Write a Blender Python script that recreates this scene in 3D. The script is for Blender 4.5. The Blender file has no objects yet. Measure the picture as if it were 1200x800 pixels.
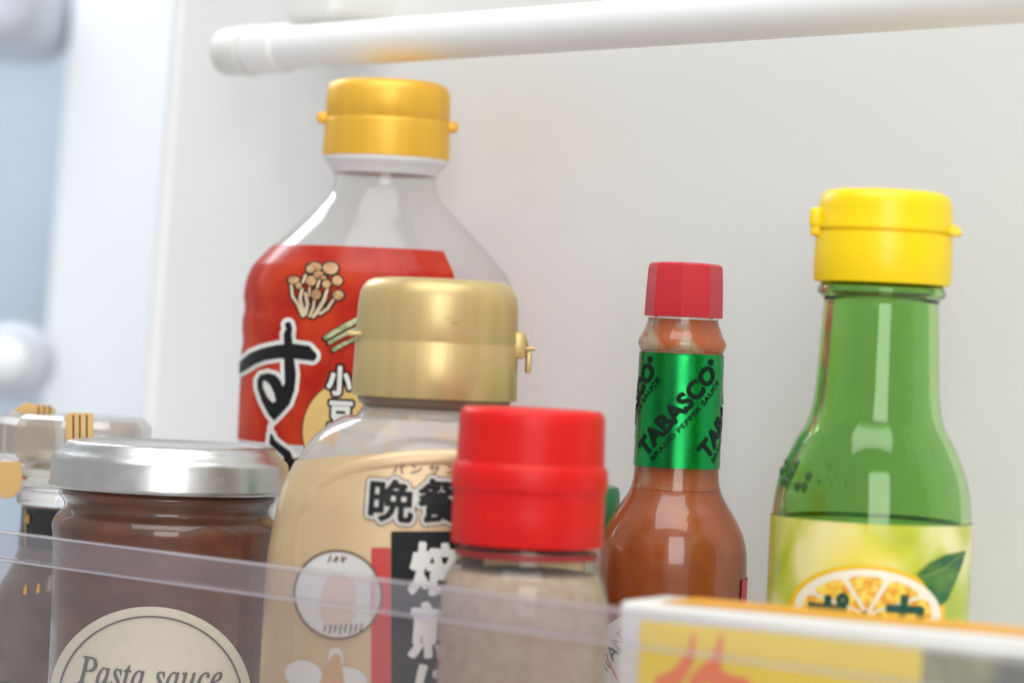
import bpy, bmesh, math, random
import numpy as np
from mathutils import Vector, Matrix

random.seed(4)
SC = bpy.context.scene
COL = SC.collection
RAD = math.radians

# ------------------------------------------------------------------ camera, world, lamps, exposure
F = 3333.0            # focal length in photo pixels (1200 wide)
ROLL = RAD(2.6)
H = 0.101             # camera height above the shelf floor
cr, sr = math.cos(ROLL), math.sin(ROLL)
cd = bpy.data.cameras.new('camera')
cd.sensor_width = 36.0
cd.lens = 36.0 * F / 1200.0
cd.clip_start = 0.01
cd.clip_end = 30
cd.dof.use_dof = True
cd.dof.focus_distance = 0.735
cd.dof.aperture_fstop = 9.5
cam = bpy.data.objects.new('camera', cd)
COL.objects.link(cam)
M = Matrix(((cr, -sr, 0, 0), (0, 0, -1, 0), (sr, cr, 0, H), (0, 0, 0, 1)))
cam.matrix_world = M
SC.camera = cam

world = bpy.data.worlds.new('World')
SC.world = world
world.use_nodes = True
world.node_tree.nodes['Background'].inputs[0].default_value = (0.985, 1.0, 0.99, 1)
world.node_tree.nodes['Background'].inputs[1].default_value = 0.46


def lamp(name, loc, target, sx, sy, power, color):
    l = bpy.data.lights.new(name, 'AREA')
    l.shape = 'RECTANGLE'
    l.size, l.size_y = sx, sy
    l.energy = power
    l.color = color
    o = bpy.data.objects.new(name, l)
    o.location = loc
    o.rotation_euler = (Vector(target) - Vector(loc)).to_track_quat('-Z', 'Y').to_euler()
    COL.objects.link(o)
    return o


lamp('window_light', (0.12, -1.3, 0.72), (0.0, 0.72, 0.12), 0.9, 1.5, 18.0, (0.995, 1.0, 0.99))
lamp('ceiling_light', (-0.05, 0.30, 1.5), (0.02, 0.80, 0.10), 1.3, 1.3, 18.0, (0.995, 1.0, 0.99))
lamp('fridge_light', (-0.42, 1.06, 0.26), (-0.17, 1.34, 0.12), 0.22, 0.16, 0.22, (0.86, 0.92, 1.0))
lamp('fridge_side_light', (-0.34, 1.20, 0.45), (-0.06, 0.82, 0.10), 0.10, 0.22, 1.0, (0.84, 0.90, 1.0))

SC.view_settings.view_transform = 'Standard'
SC.view_settings.look = 'None'
SC.view_settings.exposure = 0.09
SC.view_settings.gamma = 1.0
SC.render.engine = 'CYCLES'
SC.cycles.use_denoising = True
SC.cycles.max_bounces = 18
SC.cycles.transmission_bounces = 14
SC.cycles.transparent_max_bounces = 24
SC.cycles.diffuse_bounces = 5
SC.cycles.glossy_bounces = 6
SC.cycles.sample_clamp_indirect = 6.0
SC.cycles.blur_glossy = 0.7


# ------------------------------------------------------------------ measuring helpers (photo pixel + depth -> metres)
def ray(px, py):
    dx, dv = (px - 600) / F, (400 - py) / F
    return dx * cr - dv * sr, dx * sr + dv * cr


def at(px, py, Y):
    x, z = ray(px, py)
    return Vector((x * Y, Y, H + z * Y))


class Spot:
    """where a bottle stands: its axis passes photo pixel (px,py) at depth Y"""
    def __init__(s, px, py, Y):
        s.Y = Y
        p = at(px, py, Y)
        s.X = p.x
        s.tx = p.x / Y
        s.rz = -math.atan2(s.X, Y)
        s.loc = (s.X, Y, 0.0)

    def z(s, py, Y=None):            # height of photo row py on the axis
        Y = Y or s.Y
        # X' fixed = tx ; solve for Z'
        dv = (400 - py) / F
        # X' = dx cr - dv sr  -> dx
        dx = (s.tx + dv * sr) / cr
        return H + (dx * sr + dv * cr) * Y

    def r(s, rpx):
        return rpx * s.Y / F

    def prof(s, pts):
        return [(s.r(r), s.z(py)) for py, r in pts]

    def loc2(s, px, py, D):          # front-face print: local x and z
        x, z = ray(px, py)
        return (x - s.tx) * D, H + z * D


# ------------------------------------------------------------------ materials
def nodes(name):
    m = bpy.data.materials.new(name)
    m.use_nodes = True
    return m, m.node_tree, m.node_tree.nodes['Principled BSDF']


def srgb(r, g, b):
    f = lambda c: (c / 255 / 12.92) if c / 255 <= 0.04045 else ((c / 255 + 0.055) / 1.055) ** 2.4
    return (f(r), f(g), f(b))


def plastic(name, col, rough=0.35, metal=0.0, var=0.06, scale=60, bump=0.0, bscale=300, coat=0.0, spec=0.5, sss=0.0, stretch=(1, 1, 1)):
    m, t, b = nodes(name)
    n, l = t.nodes, t.links
    tc = n.new('ShaderNodeTexCoord')
    mp = n.new('ShaderNodeMapping')
    mp.inputs['Scale'].default_value = stretch
    nz = n.new('ShaderNodeTexNoise')
    nz.inputs['Scale'].default_value = scale
    nz.inputs['Detail'].default_value = 5
    l.new(tc.outputs['Object'], mp.inputs[0])
    l.new(mp.outputs[0], nz.inputs['Vector'])
    mr = n.new('ShaderNodeMapRange')
    mr.inputs['From Min'].default_value = 0.3
    mr.inputs['From Max'].default_value = 0.7
    mr.inputs['To Min'].default_value = 1 - var
    mr.inputs['To Max'].default_value = 1 + var
    l.new(nz.outputs[0], mr.inputs[0])
    vm = n.new('ShaderNodeVectorMath')
    vm.operation = 'SCALE'
    vm.inputs[0].default_value = col
    l.new(mr.outputs[0], vm.inputs['Scale'])
    l.new(vm.outputs[0], b.inputs['Base Color'])
    rr = n.new('ShaderNodeMapRange')
    rr.inputs['From Min'].default_value = 0.3
    rr.inputs['From Max'].default_value = 0.7
    rr.inputs['To Min'].default_value = rough * 0.85
    rr.inputs['To Max'].default_value = min(1, rough * 1.2)
    l.new(nz.outputs[0], rr.inputs[0])
    l.new(rr.outputs[0], b.inputs['Roughness'])
    b.inputs['Metallic'].default_value = metal
    b.inputs['Specular IOR Level'].default_value = spec
    b.inputs['Coat Weight'].default_value = coat
    b.inputs['Coat Roughness'].default_value = 0.08
    if sss:
        b.inputs['Subsurface Weight'].default_value = sss
        b.inputs['Subsurface Radius'].default_value = (0.004, 0.002, 0.001)
    if bump:
        bn = n.new('ShaderNodeTexNoise')
        bn.inputs['Scale'].default_value = bscale
        bn.inputs['Detail'].default_value = 3
        l.new(mp.outputs[0], bn.inputs['Vector'])
        bp = n.new('ShaderNodeBump')
        bp.inputs['Strength'].default_value = bump
        bp.inputs['Distance'].default_value = 0.0006
        l.new(bn.outputs[0], bp.inputs['Height'])
        l.new(bp.outputs[0], b.inputs['Normal'])
    return m


def two_tone(name, c1, c2, scale, lo, hi, rough=0.4, coat=0.0, stretch=(1, 1, 1), metal=0.0, dist=0.0, bump=0.0, bscale=100):
    m, t, b = nodes(name)
    n, l = t.nodes, t.links
    tc = n.new('ShaderNodeTexCoord')
    mp = n.new('ShaderNodeMapping')
    mp.inputs['Scale'].default_value = stretch
    nz = n.new('ShaderNodeTexNoise')
    nz.inputs['Scale'].default_value = scale
    nz.inputs['Detail'].default_value = 6
    nz.inputs['Distortion'].default_value = dist
    l.new(tc.outputs['Object'], mp.inputs[0])
    l.new(mp.outputs[0], nz.inputs['Vector'])
    cp = n.new('ShaderNodeValToRGB')
    cp.color_ramp.elements[0].position = lo
    cp.color_ramp.elements[0].color = (*c1, 1)
    cp.color_ramp.elements[1].position = hi
    cp.color_ramp.elements[1].color = (*c2, 1)
    l.new(nz.outputs[0], cp.inputs[0])
    l.new(cp.outputs[0], b.inputs['Base Color'])
    b.inputs['Roughness'].default_value = rough
    b.inputs['Metallic'].default_value = metal
    b.inputs['Coat Weight'].default_value = coat
    b.inputs['Coat Roughness'].default_value = 0.05
    if bump:
        bn = n.new('ShaderNodeTexNoise')
        bn.inputs['Scale'].default_value = bscale
        bn.inputs['Detail'].default_value = 3
        l.new(mp.outputs[0], bn.inputs['Vector'])
        bp = n.new('ShaderNodeBump')
        bp.inputs['Strength'].default_value = bump
        bp.inputs['Distance'].default_value = 0.001
        l.new(bn.outputs[0], bp.inputs['Height'])
        l.new(bp.outputs[0], b.inputs['Normal'])
    return m


def clear(name, tint=(0.97, 0.97, 0.97), haze=0.03, hazecol=(0.8, 0.8, 0.8), rough=0.06, smear=0.0, smearcol=(0.7, 0.6, 0.5), smscale=90, refl=1.0):
    """thin clear plastic or glass sheet: see-through, fresnel gloss, a little milky haze and smears"""
    m = bpy.data.materials.new(name)
    m.use_nodes = True
    t = m.node_tree
    n, l = t.nodes, t.links
    n.clear()
    out = n.new('ShaderNodeOutputMaterial')
    tr = n.new('ShaderNodeBsdfTransparent')
    tr.inputs[0].default_value = (*tint, 1)
    di = n.new('ShaderNodeBsdfDiffuse')
    di.inputs[0].default_value = (*hazecol, 1)
    m1 = n.new('ShaderNodeMixShader')
    m1.inputs[0].default_value = haze
    l.new(tr.outputs[0], m1.inputs[1])
    l.new(di.outputs[0], m1.inputs[2])
    last = m1
    if smear:
        tc = n.new('ShaderNodeTexCoord')
        nz = n.new('ShaderNodeTexNoise')
        nz.inputs['Scale'].default_value = smscale
        nz.inputs['Detail'].default_value = 4
        l.new(tc.outputs['Object'], nz.inputs['Vector'])
        cp = n.new('ShaderNodeMapRange')
        cp.inputs['From Min'].default_value = 0.52
        cp.inputs['From Max'].default_value = 0.66
        cp.inputs['To Max'].default_value = smear
        l.new(nz.outputs[0], cp.inputs[0])
        d2 = n.new('ShaderNodeBsdfDiffuse')
        d2.inputs[0].default_value = (*smearcol, 1)
        ms = n.new('ShaderNodeMixShader')
        l.new(cp.outputs[0], ms.inputs[0])
        l.new(m1.outputs[0], ms.inputs[1])
        l.new(d2.outputs[0], ms.inputs[2])
        last = ms
    gl = n.new('ShaderNodeBsdfGlossy')
    gl.inputs['Roughness'].default_value = rough
    # fresnel of a thin sheet, the same from both sides: 0.04 + 0.96 (1 - cos)^5
    ge = n.new('ShaderNodeNewGeometry')
    dt = n.new('ShaderNodeVectorMath')
    dt.operation = 'DOT_PRODUCT'
    l.new(ge.outputs['Normal'], dt.inputs[0])
    l.new(ge.outputs['Incoming'], dt.inputs[1])

    def mth(op, a, b_=None):
        q = n.new('ShaderNodeMath')
        q.operation = op
        for i, v in enumerate((a, b_)):
            if v is None:
                continue
            if isinstance(v, (int, float)):
                q.inputs[i].default_value = v
            else:
                l.new(v, q.inputs[i])
        return q.outputs[0]
    ab = mth('ABSOLUTE', dt.outputs['Value'])
    pw = mth('POWER', mth('SUBTRACT', 1.0, ab), 5.0)
    fo = mth('MULTIPLY', mth('ADD', mth('MULTIPLY', pw, 0.96), 0.04), refl)
    m2 = n.new('ShaderNodeMixShader')
    l.new(fo, m2.inputs[0])
    l.new(last.outputs[0], m2.inputs[1])
    l.new(gl.outputs[0], m2.inputs[2])
    l.new(m2.outputs[0], out.inputs[0])
    return m


def glass(name, col, rough=0.0, ior=1.48):
    m, t, b = nodes(name)
    b.inputs['Base Color'].default_value = (*col, 1)
    b.inputs['Transmission Weight'].default_value = 1.0
    b.inputs['Roughness'].default_value = rough
    b.inputs['IOR'].default_value = ior
    return m


def glow_through(m, k):
    """thin film: part of the light goes through it, diffused"""
    t = m.node_tree
    n, l = t.nodes, t.links
    b = n['Principled BSDF']
    tl = n.new('ShaderNodeBsdfTranslucent')
    src = b.inputs['Base Color'].links[0].from_socket
    l.new(src, tl.inputs[0])
    mx = n.new('ShaderNodeMixShader')
    mx.inputs[0].default_value = k
    l.new(b.outputs[0], mx.inputs[1])
    l.new(tl.outputs[0], mx.inputs[2])
    l.new(mx.outputs[0], n['Material Output'].inputs[0])


# ------------------------------------------------------------------ object helpers
def empty(name, loc, rz=0.0):
    o = bpy.data.objects.new(name, None)
    o.location = loc
    o.rotation_euler = (0, 0, rz)
    o.empty_display_size = 0.01
    COL.objects.link(o)
    return o


def tag(o, label, cat, group=None, kind=None):
    if label:
        o['label'] = label
    if cat:
        o['category'] = cat
    if group:
        o['group'] = group
    if kind:
        o['kind'] = kind
    return o


def link(name, me, mat, parent=None, smooth=40):
    o = bpy.data.objects.new(name, me)
    COL.objects.link(o)
    if mat:
        me.materials.append(mat)
    if smooth:
        for p in me.polygons:
            p.use_smooth = True
        me.set_sharp_from_angle(angle=RAD(smooth))
    if parent:
        o.parent = parent
    return o


def bm_link(name, bm, mat, parent=None, smooth=40, recalc=True):
    if recalc:
        bmesh.ops.recalc_face_normals(bm, faces=bm.faces[:])
    me = bpy.data.meshes.new(name)
    bm.to_mesh(me)
    bm.free()
    return link(name, me, mat, parent, smooth)


def smoothp(pts, k=6):
    """Catmull-Rom (centripetal-ish) through profile points"""
    P = [np.array(p, float) for p in pts]
    P = [2 * P[0] - P[1]] + P + [2 * P[-1] - P[-2]]
    out = []
    for i in range(1, len(P) - 2):
        p0, p1, p2, p3 = P[i - 1:i + 3]
        t = [0.0]
        for a, b in ((p0, p1), (p1, p2), (p2, p3)):
            t.append(t[-1] + max(1e-6, np.linalg.norm(b - a)) ** 0.5)
        for j in range(k):
            u = t[1] + (t[2] - t[1]) * j / k
            A1 = (t[1] - u) / (t[1] - t[0]) * p0 + (u - t[0]) / (t[1] - t[0]) * p1
            A2 = (t[2] - u) / (t[2] - t[1]) * p1 + (u - t[1]) / (t[2] - t[1]) * p2
            A3 = (t[3] - u) / (t[3] - t[2]) * p2 + (u - t[2]) / (t[3] - t[2]) * p3
            B1 = (t[2] - u) / (t[2] - t[0]) * A1 + (u - t[0]) / (t[2] - t[0]) * A2
            B2 = (t[3] - u) / (t[3] - t[1]) * A2 + (u - t[1]) / (t[3] - t[1]) * A3
            out.append(tuple((t[2] - u) / (t[2] - t[1]) * B1 + (u - t[1]) / (t[2] - t[1]) * B2))
    out.append(tuple(P[-2]))
    return out


def ring_xy(rx, ry, n, t):
    c, s = math.cos(t), math.sin(t)
    if n == 2:
        return rx * c, ry * s
    e = 2.0 / n
    return rx * math.copysign(abs(c) ** e, c), ry * math.copysign(abs(s) ** e, s)


def add_lathe(bm, rings, seg=96, a0=0.0, a1=None, cap=False, jag=None):
    """rings: (rx, ry, z, n) or (r, z)"""
    full = a1 is None
    rows = []
    for ri, q in enumerate(rings):
        if len(q) == 2:
            q = (q[0], q[0], q[1], 2)
        rx, ry, z, n = q
        if rx < 1e-6:
            rows.append([bm.verts.new((0, 0, z))])
            continue
        cnt = seg if full else seg + 1
        row = []
        for i in range(cnt):
            t = (2 * math.pi * i / seg) if full else a0 + (a1 - a0) * i / seg
            x, y = ring_xy(rx, ry, n, t)
            row.append(bm.verts.new((x, y, z)))
        rows.append(row)
    for a, b in zip(rows, rows[1:]):
        m = seg
        for i in range(m):
            j = (i + 1) % seg if full else i + 1
            if len(a) == 1 and len(b) == 1:
                continue
            if len(a) == 1:
                bm.faces.new((a[0], b[j], b[i]))
            elif len(b) == 1:
                bm.faces.new((a[i], a[j], b[0]))
            else:
                bm.faces.new((a[i], a[j], b[j], b[i]))
    if cap:
        for row in (rows[0], rows[-1]):
            if len(row) > 2:
                bm.faces.new(row)
    return rows


def lathe(name, rings, mat, parent, seg=96, cap=True, smooth=40, **kw):
    bm = bmesh.new()
    add_lathe(bm, rings, seg, cap=cap, **kw)
    return bm_link(name, bm, mat, parent, smooth)


def add_box(bm, c, size, rot=None, bevel=0.0, seg=2):
    r = bmesh.ops.create_cube(bm, size=1.0)
    vs = r['verts']
    for v in vs:
        v.co = Vector((v.co.x * size[0], v.co.y * size[1], v.co.z * size[2]))
    if bevel:
        es = list({e for v in vs for e in v.link_edges})
        g = bmesh.ops.bevel(bm, geom=es, offset=bevel, segments=seg, affect='EDGES', profile=0.5)
        vs = list({v for f in g['faces'] for v in f.verts} | {v for v in vs if v.is_valid})
    for v in vs:
        co = v.co
        if rot is not None:
            co = rot @ co
        v.co = co + Vector(c)
    return vs


def box(name, c, size, mat, parent=None, rot=None, bevel=0.0, seg=2):
    bm = bmesh.new()
    add_box(bm, c, size, rot, bevel, seg)
    return bm_link(name, bm, mat, parent)


def add_tube(bm, pts, r, seg=12, closed_ends=True):
    pts = [Vector(p) for p in pts]
    rs = r if isinstance(r, (list, tuple)) else [r] * len(pts)
    rows = []
    up = Vector((0, 0, 1))
    for i, p in enumerate(pts):
        d = (pts[min(i + 1, len(pts) - 1)] - pts[max(i - 1, 0)]).normalized()
        u = up if abs(d.dot(up)) < 0.95 else Vector((0, 1, 0))
        a = d.cross(u).normalized()
        b = a.cross(d).normalized()
        rows.append([bm.verts.new(p + (a * math.cos(2 * math.pi * k / seg) + b * math.sin(2 * math.pi * k / seg)) * rs[i]) for k in range(seg)])
    for A, B in zip(rows, rows[1:]):
        for k in range(seg):
            bm.faces.new((A[k], A[(k + 1) % seg], B[(k + 1) % seg], B[k]))
    if closed_ends:
        bm.faces.new(rows[0])
        bm.faces.new(rows[-1])


def quads_prism(bm, poly, depth_vec):
    """extrude a polygon (list of Vectors) by a vector into a closed solid"""
    a = [bm.verts.new(p) for p in poly]
    b = [bm.verts.new(Vector(p) + depth_vec) for p in poly]
    bm.faces.new(a)
    bm.faces.new(b[::-1])
    n = len(a)
    for i in range(n):
        bm.faces.new((a[i], a[(i + 1) % n], b[(i + 1) % n], b[i]))


# ------------------------------------------------------------------ flat print: signed-distance shapes -> small meshes laid on a surface
def sd_seg(P, a, b, ra, rb):
    a, b = np.array(a), np.array(b)
    d = b - a
    L = max(1e-12, float(d @ d))
    t = np.clip(((P - a) @ d) / L, 0, 1)
    q = a + t[..., None] * d
    return np.linalg.norm(P - q, axis=-1) - (ra + (rb - ra) * t)


def sd_stroke(pts):                    # pts: (x, y, width)
    def f(P):
        o = None
        for (x0, y0, w0), (x1, y1, w1) in zip(pts, pts[1:]):
            s = sd_seg(P, (x0, y0), (x1, y1), w0 / 2, w1 / 2)
            o = s if o is None else np.minimum(o, s)
        return o
    return f


def sd_loops(loops):
    def f(P):
        d = np.full(P.shape[:-1], 1e9)
        ins = np.zeros(P.shape[:-1], bool)
        for lp in loops:
            n = len(lp)
            for i in range(n):
                a, b = lp[i], lp[(i + 1) % n]
                d = np.minimum(d, sd_seg(P, a, b, 0, 0))
                if a[1] != b[1]:
                    c = ((a[1] > P[..., 1]) != (b[1] > P[..., 1]))
                    xi = a[0] + (P[..., 1] - a[1]) * (b[0] - a[0]) / (b[1] - a[1])
                    ins ^= c & (P[..., 0] < xi)
        return np.where(ins, -d, d)
    return f


def sd_disc(x, y, rx, ry=None):
    ry = ry or rx
    def f(P):
        return (np.sqrt(((P[..., 0] - x) / rx) ** 2 + ((P[..., 1] - y) / ry) ** 2) - 1) * min(rx, ry)
    return f


def sd_ring(x, y, r, w, ry=None):
    g = sd_disc(x, y, r, ry)
    return lambda P: np.abs(g(P)) - w / 2


def sd_union(*fs):
    def f(P):
        o = fs[0](P)
        for g in fs[1:]:
            o = np.minimum(o, g(P))
        return o
    return f


def sd_grow(f, k):
    return lambda P: f(P) - k


def sd_minus(f, g):
    return lambda P: np.maximum(f(P), -g(P))


def text_loops(s, size, width=None):
    """outline loops of a word in the built-in font, left-bottom at 0,0; size = height of the letters; width = forced width"""
    c = bpy.data.curves.new('word', 'FONT')
    c.body = s
    c.resolution_u = 3
    o = bpy.data.objects.new('word', c)
    COL.objects.link(o)
    dg = bpy.context.evaluated_depsgraph_get()
    me = bpy.data.meshes.new_from_object(o.evaluated_get(dg))
    bm = bmesh.new()
    bm.from_mesh(me)
    bmesh.ops.remove_doubles(bm, verts=bm.verts[:], dist=1e-5)
    nxt = {}
    for e in bm.edges:
        if len(e.link_faces) == 1:
            for v in e.verts:
                nxt.setdefault(v.index, []).append(e.other_vert(v).index)
    co = {v.index: (v.co.x, v.co.y) for v in bm.verts}
    loops, seen = [], set()
    for s0 in nxt:
        if s0 in seen:
            continue
        lp, cur, prev = [], s0, None
        while cur not in seen:
            seen.add(cur)
            lp.append(co[cur])
            k = [q for q in nxt[cur] if q != prev and q not in seen]
            if not k:
                break
            prev, cur = cur, k[0]
        if len(lp) > 2:
            loops.append(lp)
    bm.free()
    bpy.data.objects.remove(o)
    bpy.data.meshes.remove(me)
    bpy.data.curves.remove(c)
    A = np.array([p for l in loops for p in l])
    mn, mx = A.min(0), A.max(0)
    sy = size / (mx[1] - mn[1])
    sx = (width / (mx[0] - mn[0])) if width else sy
    return [[((x - mn[0]) * sx, (y - mn[1]) * sy) for x, y in l] for l in loops]


def move_loops(loops, ang=0.0, dx=0.0, dy=0.0, shear=0.0):
    c, s = math.cos(ang), math.sin(ang)
    return [[((x + shear * y) * c - y * s + dx, (x + shear * y) * s + y * c + dy) for x, y in l] for l in loops]


def loops_box(loops, m):
    A = np.array([p for l in loops for p in l])
    return (*(A.min(0) - m), *(A.max(0) + m))


def decal(name, f, bbox, res, surf, off, mat, parent, label=None):
    """march the shape f over bbox (x0,z0,x1,z1) and lay the mesh on surf(x,z,off)"""
    x0, y0, x1, y1 = bbox
    nx, ny = max(2, int((x1 - x0) / res) + 1), max(2, int((y1 - y0) / res) + 1)
    X, Y = np.linspace(x0, x1, nx), np.linspace(y0, y1, ny)
    P = np.stack(np.meshgrid(X, Y, indexing='ij'), -1)
    D = f(P)
    D = np.where(np.abs(D) < 1e-7, 1e-7, D)
    vid, V, Fc = {}, [], []

    def gv(i, j):
        k = (i, j)
        if k not in vid:
            vid[k] = len(V)
            V.append((X[i], Y[j]))
        return vid[k]

    def ev(i, j, i2, j2):
        k = (i, j, i2, j2) if (i, j) < (i2, j2) else (i2, j2, i, j)
        if k not in vid:
            a, b, c, d = k
            t = D[a, b] / (D[a, b] - D[c, d])
            vid[k] = len(V)
            V.append((X[a] + (X[c] - X[a]) * t, Y[b] + (Y[d] - Y[b]) * t))
        return vid[k]
    N = D < 0
    act = N[:-1, :-1] | N[1:, :-1] | N[:-1, 1:] | N[1:, 1:]
    for i, j in zip(*np.nonzero(act)):
        cs = ((i, j), (i + 1, j), (i + 1, j + 1), (i, j + 1))
        poly = []
        for k in range(4):
            a, b = cs[k], cs[(k + 1) % 4]
            if N[a]:
                poly.append(gv(*a))
            if N[a] != N[b]:
                poly.append(ev(*a, *b))
        if len(poly) > 2:
            Fc.append(poly)
    co = [surf(x, y, off) for x, y in V]
    me = bpy.data.meshes.new(name)
    me.from_pydata(co, [], Fc)
    me.update()
    o = link(name, me, mat, parent, smooth=0)
    for p in me.polygons:
        p.use_smooth = True
    if label:
        o['label'] = label
    return o


def round_surf(prof, mode='proj', r0=None):
    """prof: (r,z) ascending or descending in z"""
    p = sorted((z, r) for r, z in prof)
    zs, rs = [q[0] for q in p], [q[1] for q in p]

    def f(x, z, off):
        R = float(np.interp(z, zs, rs)) + off
        if mode == 'wrap':
            a = x / r0
            return (R * math.sin(a), -R * math.cos(a), z)
        x = max(-R * 0.999, min(R * 0.999, x))
        return (x, -math.sqrt(R * R - x * x), z)
    return f


# ================================================================== SETTING: the open fridge door
TH = RAD(42)
D_ = Vector((math.cos(TH), -math.sin(TH), 0))      # along the door, left -> right (towards the camera)
N_ = Vector((-math.sin(TH), -math.cos(TH), 0))     # out of the door, towards the camera's side


def on_plane(px, py, k, n=N_):                     # photo pixel on the upright plane n.p = k
    x, z = ray(px, py)
    Y = k / (n.x * x + n.y)
    return at(px, py, Y)


m_wall = plastic('door_liner_plastic', (0.79, 0.80, 0.795), rough=0.30, var=0.012, scale=9, bump=0.03, bscale=900)
m_white = plastic('white_plastic', (0.83, 0.835, 0.84), rough=0.38, var=0.015, scale=30)
m_cream = plastic('cream_plastic', (0.78, 0.78, 0.745), rough=0.42, var=0.02, scale=30)
m_fridge = plastic('fridge_liner_plastic', (0.80, 0.83, 0.88), rough=0.4, var=0.015, scale=6)
m_bluish = plastic('bluish_panel_plastic', (0.55, 0.64, 0.75), rough=0.35, var=0.03, scale=6)
m_grey = plastic('grey_tray_plastic', (0.62, 0.65, 0.72), rough=0.3, var=0.03, scale=12)

KW = -0.632
# inner liner of the door: slab whose left edge leans as in the photograph
bm = bmesh.new()
tl = on_plane(211, -60, KW)
bl = on_plane(160, 620, KW)
dirl = (tl - bl)
bl0 = bl + dirl * ((-0.05 - bl.z) / dirl.z)
tl0 = bl + dirl * ((0.34 - bl.z) / dirl.z)
rb = D_ * 0.62
base = Vector((bl0.x, bl0.y, -0.05))
quads_prism(bm, [bl0, bl0 + rb, tl0 + rb, tl0], N_ * -0.03)
wall = tag(bm_link('door_wall', bm, m_wall), 'off-white inner wall of the fridge door behind the bottles', None, kind='structure')
# raised bead along the free edge of the liner
bm = bmesh.new()
e = [bl0 + D_ * 0.0015 - N_ * 0.0026, tl0 + D_ * 0.0015 - N_ * 0.0026]
pts = [e[0].lerp(e[1], i / 8) for i in range(9)]
add_tube(bm, pts, 0.0040, 32)
bm_link('edge_bead', bm, m_white, wall)

# shelf floor
bm = bmesh.new()
def pl(s, k, z):                                   # point: s along the door, n.p = k
    return D_ * s + N_ * k + Vector((0, 0, z))
quads_prism(bm, [pl(-0.80, KW, 0), pl(0.05, KW, 0), pl(0.05, -0.4575, 0), pl(-0.80, -0.4575, 0)], Vector((0, 0, -0.004)))
tag(bm_link('shelf_floor', bm, m_white), 'white floor of the door shelf under the bottles', None, kind='structure')

# fridge interior seen past the door edge
bm = bmesh.new()
Yb = 1.30
quads_prism(bm, [at(92, -80, Yb), at(300, -80, Yb), at(300, 900, Yb), at(36, 900, Yb), at(52, 420, Yb)], Vector((0, 0.05, 0)))
tag(bm_link('fridge_wall', bm, m_fridge), 'pale bluish inner wall of the fridge past the door edge', None, kind='structure')
bm = bmesh.new()
Yr = 1.42
quads_prism(bm, [at(-260, -150, Yr), at(110, -150, Yr), at(110, 900, Yr), at(-260, 900, Yr)], Vector((0, 0.03, 0)))
tag(bm_link('recess_wall', bm, m_bluish), 'blue-grey recessed back wall of the fridge at the far left', None, kind='structure')
# rounded drawer hanging top left
tr = empty('fridge_tray', at(0, 20, 1.22))
tag(tr, 'blurred grey rounded tray in the fridge, cut by the top left corner', 'tray')
bm = bmesh.new()
sz = 1.22 / F
vs = add_box(bm, (-0.035, 0.06, 0.012), (0.100, 0.12, 0.045), bevel=0.016, seg=5)
bm_link('tray_body', bm, m_grey, tr)
box('tray_lip', (-0.0375, -0.004, 0.0205), (0.092, 0.010, 0.010), m_white, tr, bevel=0.004)
kn = empty('door_knob', at(12, 424, 1.20))
tag(kn, 'blurred shiny round white knob at the left picture edge above the stopper', 'knob')
m_shiny = plastic('glossy_white', (0.80, 0.81, 0.84), rough=0.18, var=0.01)
rot90 = Matrix.Rotation(RAD(90), 4, 'X')
for nm, prof, mt in (('knob_face', [(0, 0.014), (0.006, 0.0135), (0.0095, 0.011), (0.0105, 0.008), (0.0105, 0.0)], m_shiny),
                     ('knob_ring', [(0.0106, 0.006), (0.013, 0.0075), (0.0155, 0.0055), (0.0165, 0.001), (0.0165, -0.02), (0.0, -0.02)], m_grey)):
    bm = bmesh.new()
    add_lathe(bm, prof, 40)
    bmesh.ops.transform(bm, matrix=rot90, verts=bm.verts[:])
    bm_link(nm, bm, mt, kn)

# ------------------------------------------------------------------ the rail
pL, pR = at(330, 57, 0.875), at(1200, -3, 0.673)
pR.z = pL.z + 0.0005
dr = (pR - pL).normalized()
rail = empty('shelf_rail', pL)
tag(rail, 'white round rail running across the top of the door wall', 'rail')
bm = bmesh.new(); add_tube(bm, [Vector((0, 0, 0)) + dr * 0.002, dr * 0.40], 0.0066, 40); bm_link('rail_bar', bm, m_white, rail)
bm = bmesh.new(); add_tube(bm, [dr * -0.0135, dr * -0.013, dr * 0.0015, dr * 0.002, dr * 0.0025], [0.0071, 0.0076, 0.0076, 0.0074, 0.0068], 40); bm_link('collar', bm, m_white, rail)
bm = bmesh.new(); add_tube(bm, [dr * -0.0285, dr * -0.0280, dr * -0.0265, dr * -0.0145, dr * -0.0140], [0.0040, 0.0062, 0.0074, 0.0080, 0.0076], 40); bm_link('end_cap', bm, m_cream, rail)
nr = Vector((-dr.y, dr.x, 0)).normalized()
if nr.y < 0: nr = -nr
bm = bmesh.new()
rotb = Matrix.Rotation(math.atan2(dr.y, dr.x), 3, 'Z')
add_box(bm, dr * 0.002 + nr * 0.0305 + Vector((0, 0, 0.020)), (0.024, 0.045, 0.022), rotb, 0.004, 4)
bm_link('bracket', bm, m_cream, rail)

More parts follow.
